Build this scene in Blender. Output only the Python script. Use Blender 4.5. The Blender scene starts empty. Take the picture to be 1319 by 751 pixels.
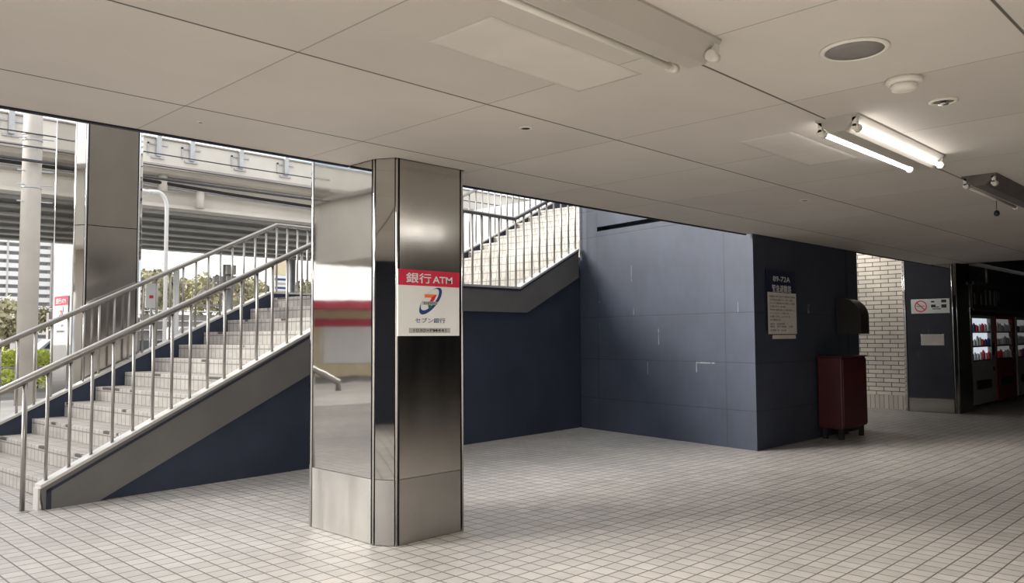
import bpy, bmesh, math, random
from mathutils import Vector, Matrix
random.seed(7)
SC = bpy.context.scene
COL = SC.collection
PI = math.pi

# ------------------------------------------------------------------ camera
H = 1.5
FPX = 1039.236
YAW, PITCH, ROLL = math.radians(44.6008), math.radians(3.1594), math.radians(-0.3499)
cf = Vector((math.cos(YAW)*math.cos(PITCH), math.sin(YAW)*math.cos(PITCH), math.sin(PITCH)))
r0 = Vector((math.sin(YAW), -math.cos(YAW), 0)); u0 = r0.cross(cf)
CR = r0*math.cos(ROLL)+u0*math.sin(ROLL); CU = -r0*math.sin(ROLL)+u0*math.cos(ROLL)
cam = bpy.data.cameras.new('camera'); cam.sensor_width = 36; cam.lens = FPX/1319*36; cam.clip_end = 2000; cam.clip_start = .05
co = bpy.data.objects.new('camera', cam); COL.objects.link(co); SC.camera = co
co.matrix_world = Matrix(((CR.x, CU.x, -cf.x, 0), (CR.y, CU.y, -cf.y, 0), (CR.z, CU.z, -cf.z, H), (0, 0, 0, 1)))

# ------------------------------------------------------------------ materials
class N:
    """small node-tree builder"""
    def __init__(s, name):
        s.m = bpy.data.materials.new(name); s.m.use_nodes = True
        s.t = s.m.node_tree; s.b = s.t.nodes['Principled BSDF']
        s.tc = None
    def new(s, k, **kw):
        n = s.t.nodes.new(k)
        for a, b in kw.items(): setattr(n, a, b)
        return n
    def put(s, sock, v):
        if hasattr(v, 'is_output'): s.t.links.new(v, sock)
        elif isinstance(v, (tuple, list)) and len(v) == 3 and len(sock.default_value) == 4: sock.default_value = (*v, 1)
        else: sock.default_value = v
    def math(s, op, a, b=0.0, c=None):
        n = s.new('ShaderNodeMath', operation=op); s.put(n.inputs[0], a); s.put(n.inputs[1], b)
        if c is not None: s.put(n.inputs[2], c)
        return n.outputs[0]
    def mix(s, f, a, b):
        n = s.new('ShaderNodeMix', data_type='RGBA'); s.put(n.inputs[0], f); s.put(n.inputs[6], a); s.put(n.inputs[7], b)
        return n.outputs[2]
    def mul(s, col, f):
        n = s.new('ShaderNodeMix', data_type='RGBA', blend_type='MULTIPLY'); n.inputs[0].default_value = 1
        s.put(n.inputs[6], col)
        c = s.new('ShaderNodeCombineColor'); [s.put(c.inputs[i], f) for i in range(3)]
        s.t.links.new(c.outputs[0], n.inputs[7]); return n.outputs[2]
    def xyz(s):
        if not s.tc:
            s.tc = s.new('ShaderNodeTexCoord'); s.sp = s.new('ShaderNodeSeparateXYZ'); s.t.links.new(s.tc.outputs['Object'], s.sp.inputs[0])
        return s.sp.outputs
    def noise(s, scale, detail=3, vec=None, stretch=None):
        s.xyz(); n = s.new('ShaderNodeTexNoise'); n.inputs['Scale'].default_value = scale; n.inputs['Detail'].default_value = detail
        src = vec if vec is not None else s.tc.outputs['Object']
        if stretch:
            mp = s.new('ShaderNodeMapping'); mp.inputs['Scale'].default_value = stretch; s.t.links.new(src, mp.inputs[0]); src = mp.outputs[0]
        s.t.links.new(src, n.inputs['Vector']); return n.outputs['Fac']
    def rng(s, v, a, b, lo, hi):
        n = s.new('ShaderNodeMapRange'); s.put(n.inputs[0], v)
        for i, q in enumerate((a, b, lo, hi)): n.inputs[1+i].default_value = q
        return n.outputs[0]
    def line(s, c, size, off, w):
        """1 on the joints of a grid along coordinate c"""
        q = s.math('DIVIDE', s.math('SUBTRACT', c, off), size)
        f = s.math('ABSOLUTE', s.math('SUBTRACT', s.math('FRACT', s.math('ADD', q, .5)), .5))   # 0 on the joint
        return s.rng(f, w*.35/size, w*.65/size, 1, 0), s.math('FLOOR', q)
    def cell(s, a, b):
        c = s.new('ShaderNodeCombineXYZ'); s.put(c.inputs[0], a); s.put(c.inputs[1], b)
        w = s.new('ShaderNodeTexWhiteNoise', noise_dimensions='2D'); s.t.links.new(c.outputs[0], w.inputs['Vector']); return w.outputs['Value']
    def bump(s, h, st=.3, d=.01):
        n = s.new('ShaderNodeBump'); n.inputs['Strength'].default_value = st; n.inputs['Distance'].default_value = d
        s.put(n.inputs['Height'], h); s.t.links.new(n.outputs[0], s.b.inputs['Normal'])
    def fin(s, col=None, rough=None, metal=None, spec=None):
        if col is not None: s.put(s.b.inputs['Base Color'], col)
        if rough is not None: s.put(s.b.inputs['Roughness'], rough)
        if metal is not None: s.put(s.b.inputs['Metallic'], metal)
        if spec is not None: s.put(s.b.inputs['Specular IOR Level'], spec)
        return s.m

def plain(name, col, rough=.5, metal=0, var=.12, scale=3, bump=0, spec=.5):
    n = N(name); f = n.rng(n.noise(scale, 4), .3, .7, 1-var, 1+var)
    if bump: n.bump(n.noise(scale*12, 3), bump, .004)
    return n.fin(n.mul(col, f), rough, metal, spec)
def srgb(r, g, b):
    f = lambda c: (c/255/12.92 if c/255 <= .04045 else ((c/255+.055)/1.055)**2.4)
    return (f(r), f(g), f(b))

M = {}
def floor_mat():
    n = N('floor_tiles'); x, y, z = n.xyz()
    lx, cx = n.line(x, .1325, 1.554, .011); ly, cy = n.line(y, .1340, 2.262, .011)
    g = n.math('MAXIMUM', lx, ly); c = n.cell(cx, cy)
    col = n.mix(c, (.385, .362, .336), (.448, .42, .39))
    col = n.mul(col, n.rng(n.noise(.55, 4), .3, .7, .84, 1.1)); col = n.mul(col, n.rng(n.noise(7, 3), .3, .7, .93, 1.06))
    spots = n.rng(n.noise(5.5, 1), .80, .83, 0, .55)
    col = n.mix(spots, col, (.07, .06, .055))
    col = n.mix(g, col, (.13, .12, .11))
    n.bump(n.math('SUBTRACT', 1.0, g), .35, .004)
    return n.fin(col, n.rng(n.noise(3, 3), .3, .7, .38, .55), 0, .4)
M['floor'] = floor_mat()
def ceil_mat():
    n = N('ceiling_board'); x, y, z = n.xyz()
    lx, cx = n.line(x, 1.2, 1.908, .009); ly, cy = n.line(y, 1.212, .832, .014)
    col = n.mix(n.cell(cx, cy), (.505, .47, .428), (.56, .525, .48))
    col = n.mul(col, n.rng(n.noise(.7, 4), .3, .7, .94, 1.05)); col = n.mul(col, n.rng(n.noise(1.6, 3, stretch=(.35, 1, 1)), .3, .7, .97, 1.03))
    fx = n.math('MULTIPLY', lx, .5)
    col = n.mix(n.math('MAXIMUM', fx, ly), col, (.10, .09, .08))
    return n.fin(col, .75, 0, .25)
M['ceiling'] = ceil_mat()
NAVY = (.043, .051, .074)
def navy_wall():
    n = N('navy_painted_panels'); x, y, z = n.xyz()      # x runs along the wall, z up
    m = None
    for v in (.435, 2.985):
        a = n.rng(n.math('ABSOLUTE', n.math('SUBTRACT', x, v)), .004, .009, 1, 0); m = a if m is None else n.math('MAXIMUM', m, a)
    for v in (.50, 1.125, 1.79, 3.09, 3.52):
        a = n.rng(n.math('ABSOLUTE', n.math('SUBTRACT', z, v)), .004, .009, 1, 0); m = n.math('MAXIMUM', m, a)
    col = n.mul(NAVY, n.rng(n.noise(1.3, 5), .3, .7, .86, 1.14)); col = n.mul(col, n.rng(n.noise(9, 4, stretch=(1, 1, .4)), .3, .7, .93, 1.07))
    col = n.mix(n.math('MULTIPLY', m, .7), col, (.02, .024, .035))
    sc = None
    for x0, x1, z0, z1 in ((1.20, 1.212, 2.32, 2.56), (1.24, 1.252, 1.80, 1.92), (1.75, 1.764, 1.36, 1.62), (1.52, 1.53, .92, 1.10), (2.46, 2.48, .98, 1.12), (2.46, 2.80, 1.105, 1.125), (3.2, 3.21, 1.8, 1.93), (.455, .475, 2.02, 2.05)):
        a = n.math('MULTIPLY', n.math('LESS_THAN', n.math('ABSOLUTE', n.math('SUBTRACT', x, (x0+x1)/2)), (x1-x0)/2),
                   n.math('LESS_THAN', n.math('ABSOLUTE', n.math('SUBTRACT', z, (z0+z1)/2)), (z1-z0)/2))
        sc = a if sc is None else n.math('MAXIMUM', sc, a)
    sc = n.math('MULTIPLY', sc, n.rng(n.noise(14, 2), .38, .55, .08, .38))
    col = n.mix(sc, col, (.45, .45, .45))
    n.bump(n.math('ADD', n.math('MULTIPLY', m, -1.0), n.math('MULTIPLY', n.noise(60, 3), .25)), .25, .004)
    return n.fin(col, .55, 0, .4)
M['navy_panel'] = navy_wall()
M['navy'] = plain('navy_paint', (.036, .044, .072), .6, 0, .15, 1.5, .1, .3)
M['navy_dark'] = plain('dark_navy_paint', (.03, .036, .054), .6, 0, .15, 1.5, .1, .3)
def steel(name, col, rough, var=.05, stretch=(1, 1, .15)):
    n = N(name); f = n.noise(5, 5, stretch=stretch)
    n.bump(n.noise(2.2, 2, stretch=(1, 1, .5)), .05, .02)
    return n.fin(n.mul(col, n.rng(n.noise(2.0, 4), .3, .7, 1-var, 1+var)), n.rng(f, .3, .7, rough*.8, rough*1.25), 1)
M['steel_mirror'] = steel('polished_stainless', (.60, .58, .555), .035)
M['steel_worn'] = steel('worn_stainless', (.52, .50, .47), .17, .08)
M['steel_base'] = steel('brushed_stainless_base', (.47, .45, .425), .34, .10)
M['steel_trim'] = steel('stainless_trim', (.72, .71, .69), .14)
M['steel_rail'] = steel('weathered_stainless_tube', (.36, .345, .325), .40, .1)
M['steel_stringer'] = plain('grey_painted_steel', (.155, .15, .146), .5, .2, .13, 1.6, .05)
M['cap'] = plain('pale_metal_cap', (.62, .60, .57), .4, .4, .08, 3)
M['gap'] = plain('dark_joint', (.012, .014, .022), .6)
def step_mat(name, base, worn=True):
    n = N(name); x, y, z = n.xyz()            # x depth of tread, y along the nosing, z up from -0.176 to 0
    oi = n.new('ShaderNodeObjectInfo'); rnd = oi.outputs['Random']
    ly, cy = n.line(y, .105, .03, .013)
    lz = n.rng(n.math('ABSOLUTE', n.math('ADD', z, .048)), .004, .010, 1, 0)
    lx = n.rng(n.math('ABSOLUTE', n.math('SUBTRACT', x, .10)), .003, .007, 1, 0)
    lx2 = n.rng(n.math('ABSOLUTE', n.math('SUBTRACT', x, .235)), .003, .007, 1, 0)
    g = n.math('MAXIMUM', n.math('MAXIMUM', ly, lz), n.math('MAXIMUM', lx, lx2))
    c = n.cell(cy, n.math('ADD', n.math('MULTIPLY', rnd, 50.0), n.math('FLOOR', n.math('MULTIPLY', z, 20.0))))
    col = n.mix(c, base, tuple(v*1.16 for v in base))
    col = n.mul(col, n.rng(n.noise(2.5, 4), .3, .7, .88, 1.1))
    col = n.mix(n.math('MULTIPLY', g, .75), col, tuple(v*.32 for v in base))
    cv = n.new('ShaderNodeCombineXYZ'); n.put(cv.inputs[0], n.math('MULTIPLY', rnd, 37.0)); n.put(cv.inputs[1], y)
    ch = n.rng(n.noise(3.2, 1, vec=cv.outputs[0]), .60, .62, 0, 1)
    edge = n.math('MULTIPLY', n.math('GREATER_THAN', z, -.030), n.math('LESS_THAN', x, .03))
    if worn: col = n.mix(n.math('MULTIPLY', ch, edge), col, (.075, .062, .05))
    n.bump(n.math('SUBTRACT', 1.0, g), .3, .004)
    return n.fin(col, .6, 0, .35)
M['step'] = step_mat('stair_tiles', (.37, .345, .315))
M['step_clean'] = step_mat('pale_stair_tiles', (.44, .41, .37), False)
M['landing'] = M['floor']
def brick_mat():
    n = N('white_bricks'); x, y, z = n.xyz()
    c = n.new('ShaderNodeCombineXYZ'); n.put(c.inputs[0], y); n.put(c.inputs[1], z)
    b = n.new('ShaderNodeTexBrick'); n.t.links.new(c.outputs[0], b.inputs['Vector'])
    for k, v in (('Color1', (.68, .62, .53, 1)), ('Color2', (.56, .51, .44, 1)), ('Mortar', (.10, .085, .07, 1)), ('Scale', 1.0), ('Mortar Size', .008), ('Mortar Smooth', .1), ('Bias', -.2), ('Brick Width', .30), ('Row Height', .087)):
        b.inputs[k].default_value = v
    n.bump(n.math('SUBTRACT', 1.0, b.outputs['Fac']), .5, .01)
    return n.fin(n.mul(b.outputs['Color'], n.rng(n.noise(2, 4), .3, .7, .88, 1.1)), .55, 0, .4)
M['brick'] = brick_mat()
def soldier_mat():
    n = N('soldier_course'); x, y, z = n.xyz(); l, c = n.line(y, .09, .03, .010)
    col = n.mix(n.cell(c, 1.0), (.42, .38, .325), (.52, .47, .40))
    n.bump(n.math('SUBTRACT', 1.0, l), .5, .01)
    return n.fin(n.mix(l, col, (.10, .085, .07)), .55)
M['soldier'] = soldier_mat()
M['concrete'] = plain('pale_concrete', (.74, .70, .63), .8, 0, .12, .5, .05)
M['concrete_dark'] = plain('weathered_concrete', (.42, .39, .35), .85, 0, .2, .7, .05)
M['girder'] = plain('grey_green_girder_paint', (.50, .49, .46), .6, 0, .12, .5)
M['deck_under'] = plain('dark_deck_soffit', (.10, .10, .105), .9, 0, .2, .4)  # plain dark tone for the deck underside
M['galv'] = plain('galvanised_steel', (.52, .53, .54), .45, .5, .1, 4)
M['white_metal'] = plain('white_painted_metal', (.78, .77, .75), .45, 0, .05)
M['pole'] = plain('concrete_pole', (.56, .52, .465), .8, 0, .12, 1.2, .06)
M['wire'] = plain('black_cable', (.06, .06, .065), .6)
M['asphalt'] = plain('asphalt', (.20, .195, .19), .9, 0, .15, .8)
M['pave'] = plain('pale_pavement', (.55, .52, .48), .85, 0, .12, .9)
M['white_wall'] = plain('white_render', (.75, .74, .72), .8, 0, .05)
M['grey_wall'] = plain('light_grey_panel', (.52, .54, .57), .7, 0, .05, .8)
M['upper'] = plain('brown_grey_facade', (.105, .097, .085), .7, 0, .2, .4)
M['apt_grey'] = plain('apartment_grey', (.55, .53, .52), .8, 0, .06)
M['apt_white'] = plain('apartment_balcony_white', (.78, .77, .75), .7, 0, .05)
M['glass_dark'] = plain('dark_window_glass', (.05, .06, .075), .12, 0, .2, 2)
M['apt_glass'] = plain('hazy_window', (.22, .22, .23), .4)  # pale greys of the flats and windows carry painted-in distance haze
def leaf_mat(name, a, b):
    n = N(name); f = n.noise(1.4, 4); return n.fin(n.mix(n.rng(f, .3, .7, 0, 1), a, b), .7, 0, .2)
M['leaf_olive'] = leaf_mat('olive_foliage', (.30, .285, .17), (.46, .42, .27))  # colours lightened to paint distance haze into the leaves
M['leaf_dark'] = leaf_mat('dark_foliage', (.17, .17, .10), (.28, .265, .17))
M['leaf_lime'] = leaf_mat('bright_hedge_foliage', (.50, .60, .10), (.72, .76, .24))
M['bark'] = plain('bark', (.12, .09, .07), .9)
M['lamp_sooty'] = plain('sooty_enamel', (.10, .088, .078), .5, 0, .2, 5)
M['patch'] = plain('patched_board', (.57, .535, .488), .75, 0, .05)
M['lamp_body'] = plain('lamp_white_enamel', (.40, .37, .33), .4, 0, .04)
M['plastic'] = plain('ivory_plastic', (.68, .65, .58), .45, 0, .04)
M['grille'] = plain('speaker_grille', (.22, .205, .19), .7, .2, .06, 8)
M['dark_metal'] = plain('dark_metal', (.03, .03, .032), .45, .5)
M['red'] = plain('red_enamel', (.06, .006, .009), .45, 0, .15, 3)
M['sign_white'] = plain('sign_white', (.78, .77, .74), .45, 0, .03)
M['sign_grey'] = plain('sign_grey_strip', (.42, .41, .38), .5, 0, .03)
M['sign_red'] = plain('sign_red', srgb(205, 45, 72), .45, 0, .04)
M['sign_navy'] = plain('sign_navy', srgb(24, 30, 60), .5, 0, .05)
M['logo_blue'] = plain('logo_blue', srgb(40, 66, 118), .5, 0, .03)
M['logo_red'] = plain('logo_red', srgb(214, 40, 60), .5, 0, .03)
M['logo_orange'] = plain('logo_orange', srgb(238, 120, 50), .5, 0, .03)
M['logo_green'] = plain('logo_green', srgb(40, 120, 80), .5, 0, .03)
M['ink'] = plain('dark_ink', (.03, .03, .04), .6, 0, .05)
M['ink_white'] = plain('white_ink', (.72, .72, .72), .6, 0, .03)
M['paper'] = plain('aged_paper', (.62, .58, .52), .8, 0, .06, 6)
M['car_white'] = plain('white_car_paint', (.78, .78, .79), .2, 0, .02)
M['car_silver'] = plain('silver_car_paint', (.48, .50, .53), .25, .4, .02)
M['tyre'] = plain('tyre_rubber', (.02, .02, .02), .8)
M['tail_red'] = plain('tail_lamp_red', (.5, .02, .02), .3)
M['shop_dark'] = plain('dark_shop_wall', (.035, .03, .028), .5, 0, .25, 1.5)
M['shop_mid'] = plain('brown_shop_panel', (.085, .07, .06), .5, 0, .2, 1.5)
M['vend_white'] = plain('vending_grey_white', (.30, .29, .28), .4, 0, .06)
M['vend_red'] = plain('vending_red', (.20, .02, .025), .4, 0, .1)
M['hood'] = plain('smoked_brown_plastic', (.030, .025, .021), .3, 0, .2, 4)
M['cream'] = plain('cream_wall', (.70, .60, .40), .7, 0, .06)
M['store_red'] = plain('shop_red_fascia', (.55, .05, .09), .45, 0, .05)
def emit(name, col, st):
    n = N(name); n.put(n.b.inputs['Emission Color'], col); n.b.inputs['Emission Strength'].default_value = st
    return n.fin((.8, .8, .8), .4)
M['tube_on'] = emit('lit_fluorescent_tube', (1, .97, .93), 9)
M['vend_lit'] = emit('lit_display_back', (.85, .92, 1), .75)
M['vend_lit_dim'] = emit('dim_lit_display_back', (.9, .9, .9), .16)
M['glass'] = None
def glass_mat():
    n = N('clear_glass'); n.b.inputs['Transmission Weight'].default_value = 1; n.b.inputs['IOR'].default_value = 1.05
    return n.fin((.95, .96, .97), .02)
M['glass'] = glass_mat()

# ------------------------------------------------------------------ mesh helpers
class MB:
    def __init__(s): s.b = bmesh.new()
    def hull(s, lo, hi):
        """two matching rings of points -> closed prism"""
        a = [s.b.verts.new(p) for p in lo]; c = [s.b.verts.new(p) for p in hi]; n = len(a)
        s.b.faces.new(a[::-1]); s.b.faces.new(c)
        for i in range(n): s.b.faces.new((a[i], a[(i+1) % n], c[(i+1) % n], c[i]))
        return s
    def box(s, x0, x1, y0, y1, z0, z1):
        q = [(x0, y0), (x1, y0), (x1, y1), (x0, y1)]
        return s.hull([(x, y, z0) for x, y in q], [(x, y, z1) for x, y in q])
    def prism(s, poly, z0, z1): return s.hull([(x, y, z0) for x, y in poly], [(x, y, z1) for x, y in poly])
    def prism_y(s, poly, y0, y1): return s.hull([(x, y0, z) for x, z in poly], [(x, y1, z) for x, z in poly])
    def prism_x(s, poly, x0, x1): return s.hull([(x0, y, z) for y, z in poly], [(x1, y, z) for y, z in poly])
    def slab(s, p, q, z0, z1, t, u0=0, u1=None):
        """upright board on the line p-q, thickness t to the right of p->q (outward for a ccw outline)"""
        p = Vector(p); q = Vector(q); d = q-p; L = d.length; d /= L; o = Vector((d.y, -d.x))*t
        a = p+d*u0; c = p+d*(L if u1 is None else u1)
        return s.prism([a+o, c+o, c, a][::1], z0, z1)
    def tube(s, pts, r, seg=10, cap=True, radii=None):
        pts = [Vector(p) for p in pts]; rings = []; up = None
        for i, p in enumerate(pts):
            d = (pts[min(i+1, len(pts)-1)]-pts[max(i-1, 0)]).normalized()
            if up is None:
                up = Vector((0, 0, 1)) if abs(d.z) < .9 else Vector((1, 0, 0))
            a = d.cross(up).normalized(); b = a.cross(d).normalized(); up = b
            rr = radii[i] if radii else r
            if 0 < i < len(pts)-1:
                d1 = (p-pts[i-1]).normalized(); d2 = (pts[i+1]-p).normalized(); k = max(.5, math.cos(d1.angle(d2, 0)/2))
            else: k = 1
            rings.append([s.b.verts.new(p+(a*math.cos(t)+b*math.sin(t)/k)*rr) for t in (2*PI*j/seg for j in range(seg))])
        for A, B in zip(rings, rings[1:]):
            for j in range(seg):
                f = s.b.faces.new((A[j], A[(j+1) % seg], B[(j+1) % seg], B[j])); f.smooth = True
        if cap: s.b.faces.new(rings[0][::-1]); s.b.faces.new(rings[-1])
        return s
    def lathe(s, prof, c=(0, 0, 0), seg=24):
        c = Vector(c); rings = []
        for r, z in prof: rings.append([s.b.verts.new(c+Vector((max(r, 1e-4)*math.cos(2*PI*j/seg), max(r, 1e-4)*math.sin(2*PI*j/seg), z))) for j in range(seg)])
        for A, B in zip(rings, rings[1:]):
            for j in range(seg):
                f = s.b.faces.new((A[j], A[(j+1) % seg], B[(j+1) % seg], B[j])); f.smooth = True
        s.b.faces.new(rings[0][::-1]); s.b.faces.new(rings[-1]); return s
    def crown(s, c, rad, n, leaf):
        c = Vector(c)
        for i in range(n):
            v = Vector((random.gauss(0, 1), random.gauss(0, 1), random.gauss(0, 1))).normalized()
            k = random.uniform(.45, 1.0)*(1+.22*math.sin(5*v.x+c.x)*math.sin(4*v.z+c.y*3))
            p = c+Vector((v.x*rad[0]*k, v.y*rad[1]*k, v.z*rad[2]*k))
            a = Vector((random.gauss(0, 1), random.gauss(0, 1), random.gauss(0, 1))).normalized()*leaf*random.uniform(.6, 1.2)
            b = a.cross(Vector((random.gauss(0, 1), random.gauss(0, 1), random.gauss(0, 1)))).normalized()*leaf*random.uniform(.4, .8)
            s.b.faces.new([s.b.verts.new(q) for q in (p-a, p-b*.8, p+a, p+b)])
        return s
    def build(s, name, mat, parent=None, loc=None, rz=0, bevel=0):
        bmesh.ops.remove_doubles(s.b, verts=s.b.verts, dist=1e-6)
        bmesh.ops.recalc_face_normals(s.b, faces=s.b.faces)
        me = bpy.data.meshes.new(name); s.b.to_mesh(me); s.b.free()
        o = bpy.data.objects.new(name, me); COL.objects.link(o)
        if mat: me.materials.append(mat)
        if parent: o.parent = parent
        if loc: o.location = loc
        if rz: o.rotation_euler = (0, 0, rz)
        if bevel:
            m = o.modifiers.new('bevel', 'BEVEL'); m.width = bevel; m.segments = 2; m.limit_method = 'ANGLE'
        return o
def tag(o, label, cat, group=None):
    o['label'] = label; o['category'] = cat
    if group: o['group'] = group
    return o
def thing(name, label, cat, loc=(0, 0, 0), rz=0, group=None):
    o = bpy.data.objects.new(name, None); COL.objects.link(o); o.location = loc; o.rotation_euler = (0, 0, rz); o.empty_display_size = .1
    return tag(o, label, cat, group)
def struct(o): o['kind'] = 'structure'; return o
def stuff(o): o['kind'] = 'stuff'; return o
def dup(root, loc, rz=None, label=None):
    r = root.copy(); COL.objects.link(r); r.location = loc
    if rz is not None: r.rotation_euler = (0, 0, rz)
    if label: r['label'] = label
    for ch in list(root.children):
        c = ch.copy(); COL.objects.link(c); c.parent = r
        for g in list(ch.children):
            d = g.copy(); COL.objects.link(d); d.parent = c
    return r
def clone(o, loc, parent=None):
    c = o.copy(); COL.objects.link(c); c.location = loc
    if parent: c.parent = parent
    return c
def text(name, body, mat, parent, cx, cz, w, h, y=0, bold=.0, depth=.002):
    """lettering in the local XZ plane facing -Y, fitted into a w x h box centred on (cx, cz)"""
    cu = bpy.data.curves.new(name, 'FONT'); cu.body = body; cu.offset = bold; cu.align_x = 'CENTER'
    o = bpy.data.objects.new('lettering_source', cu); COL.objects.link(o)
    dg = bpy.context.evaluated_depsgraph_get(); me = bpy.data.meshes.new_from_object(o.evaluated_get(dg))
    bpy.data.objects.remove(o)
    xs = [v.co.x for v in me.vertices]; ys = [v.co.y for v in me.vertices]
    if not xs: return None
    x0, x1, y0, y1 = min(xs), max(xs), min(ys), max(ys)
    for v in me.vertices:
        v.co = ((v.co.x-(x0+x1)/2)/(x1-x0)*w+cx, y, (v.co.y-(y0+y1)/2)/(y1-y0)*h+cz)
    me.name = name; me.materials.clear(); me.materials.append(mat)
    t = bpy.data.objects.new(name, me); COL.objects.link(t); t.parent = parent
    return t
def pix(x, y):
    return cf+CR*((x-659.5)/FPX)+CU*((375.5-y)/FPX)
def at(x, y, Y):
    """the point of the upright plane at distance Y along the street axis seen at pixel x, y"""
    d = pix(x, y); t = Y/d.y; return Vector((0, 0, H))+d*t

# ------------------------------------------------------------------ room shell
ZC = 2.81
struct(MB().box(-14, 32, -9, 15.2, -.12, 0).build('floor', M['floor']))
struct(MB().box(-60, 160, 15.2, 420, -.25, -.02).build('ground', M['asphalt']))
struct(MB().box(-60, 120, 15.2, 22.5, -.02, .02).build('pavement', M['pave']))
XL = -4.6
notch = [(XL, -9), (16.75, -9), (16.75, 4.62), (16.56, 4.62), (16.56, 5.09), (13.05, 5.10), (13.05, 5.09), (9.62, 5.09), (9.62, 5.17),
         (4.33, 5.17), (4.33, 4.85), (4.24, 4.70), (3.57, 4.70), (3.482, 4.855), (3.482, 5.17), (XL, 5.17)]
struct(MB().prism(notch, ZC, ZC+.10).build('ceiling', M['ceiling']))
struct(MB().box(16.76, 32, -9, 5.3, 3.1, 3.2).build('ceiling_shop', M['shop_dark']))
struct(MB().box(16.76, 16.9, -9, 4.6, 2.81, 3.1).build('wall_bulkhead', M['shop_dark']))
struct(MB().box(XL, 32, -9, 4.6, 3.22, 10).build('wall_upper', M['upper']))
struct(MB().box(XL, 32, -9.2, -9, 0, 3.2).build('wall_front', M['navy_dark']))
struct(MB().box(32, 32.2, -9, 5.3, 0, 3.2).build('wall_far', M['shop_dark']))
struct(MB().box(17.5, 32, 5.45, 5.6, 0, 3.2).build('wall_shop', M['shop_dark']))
struct(MB().box(13.3, 17.05, 5.3, 7.4, 4.3, 4.45).build('passage_shade_slab', M['ceiling']))  # unseen slab added above the passage to dim the brick wall
struct(MB().box(-4.9, -4.6, 1.8, 4.9, 0, 3.2).build('wall_left', M['navy_dark']))
# dark edge strip of the ceiling
for i, (a, b, y) in enumerate(((XL, 3.482, 5.172), (4.33, 9.61, 5.172), (13.06, 16.55, 5.102))):
    struct(MB().box(a, b, y, y+.03, ZC-.012, ZC+.11).build('trim_%d' % (i+1), M['gap']))
# navy block at the right: panelled side wall with a slot, dark front
B0 = Vector((10.26, 8.54)); B1 = Vector((9.68, 5.125)); bd = (B1-B0).normalized(); L = (B1-B0).length
wr = MB(); HT = 4.7
X0, X1, Z0, Z1 = .437, 2.05, 3.175, 3.245
def wq(*ps): wr.b.faces.new([wr.b.verts.new(p) for p in ps])
# local frame: x along the wall towards the viewer, y = depth into the block (outward is -y)
for x0, x1, z0, z1 in ((0, L, 0, Z0), (0, L, Z1, HT), (0, X0, Z0, Z1), (X1, L, Z0, Z1)): wq((x0, 0, z0), (x1, 0, z0), (x1, 0, z1), (x0, 0, z1))
dY = .25
wq((X0, dY, Z0), (X1, dY, Z0), (X1, dY, Z1), (X0, dY, Z1))
wq((X0, 0, Z0), (X1, 0, Z0), (X1, dY, Z0), (X0, dY, Z0)); wq((X0, 0, Z1), (X1, 0, Z1), (X1, dY, Z1), (X0, dY, Z1))
wq((X0, 0, Z0), (X0, dY, Z0), (X0, dY, Z1), (X0, 0, Z1)); wq((X1, 0, Z0), (X1, dY, Z0), (X1, dY, Z1), (X1, 0, Z1))
fr = Vector((bd.x, bd.y)); dn = Vector((-bd.y, bd.x))          # dn points into the block (+X)
far = Vector((13.05, 5.11))-B0; bk = Vector((13.2, 8.56))-B0
P = lambda v: (v.dot(fr), v.dot(dn))
p1 = (L, 0); p2 = P(far); p3 = P(bk); p0 = (0, 0)
for a, b in ((p1, p2), (p2, p3), (p3, p0)): wq((*a, 0), (*b, 0), (*b, HT), (*a, HT))
wq((*p0, HT), (*p1, HT), (*p2, HT), (*p3, HT))
wrb = wr.build('wall_right', M['navy_panel'], loc=(B0.x, B0.y, 0), rz=math.atan2(bd.y, bd.x)); struct(wrb)
# white brick wall at the far right
struct(MB().box(16.9, 17.05, 5.68, 10.5, .275, 4.2).build('wall_brick', M['brick']))
struct(MB().box(16.89, 17.05, 5.68, 10.5, 0, .27).build('baseboard_brick', M['soldier']))
struct(MB().box(14.9, 15.2, 12.2, 21.5, 0, 4.95).build('wall_grey', M['grey_wall']))

# ------------------------------------------------------------------ staircase
O = Vector((2.213, 7.975, 0)); ANG = math.atan2(.528, 8.021)
RI, TR, S1, S2 = .1757, .369, .20, 6.78
LAND = 12*RI
st = thing('staircase', 'tiled staircase rising in two flights past a landing, behind the front steel column', 'stairs', tuple(O), ANG)
step0 = MB().box(0, TR+.03, .125, 3.13, -RI, 0).build('step', M['step'], st, (S1, 0, RI), bevel=.006)
for k in range(1, 11): clone(step0, (S1+k*TR, 0, RI*(k+1)), st)
top_step = MB().box(0, .10, .125, 3.13, -RI, 0).build('step', M['step'], st, (S1+11*TR, 0, RI*12), bevel=.006)
MB().box(S1+11*TR+.101, S2+.02, .125, 3.13, LAND-.20, LAND).build('landing', M['step'], st)
step1 = MB().box(0, TR+.03, .125, 3.13, -RI, 0).build('step', M['step_clean'], st, (S2, 0, LAND+RI), bevel=.006)
for k in range(1, 12): clone(step1, (S2+k*TR, 0, LAND+RI*(k+1)), st)
MB().box(S2+12*TR+.03, 12.5, .7, 3.13, LAND+12*RI-.2, LAND+12*RI).build('upper_landing', M['step'], st)
SL = .483; SL2 = .465
lb = (1.85/.467)+.458
top = [(-.03, .2), ((2.205-.2145)/SL, 2.205), (6.49, 2.215), (7.99, 2.215+SL2*1.5)]
bot = [(7.99, 2.452), (6.66, 1.852), (lb, 1.85), (.458, 0), (0, 0)]
MB().prism_y([(s, z-.012) for s, z in top]+bot, 0, .05).build('stringer', M['steel_stringer'], st)['label'] = 'grey steel stringer'
def cap_strip(line, y0, y1, t=.03):
    up = [(s, z+t) for s, z in line]; return MB().prism_y(line+up[::-1], y0, y1)
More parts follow.
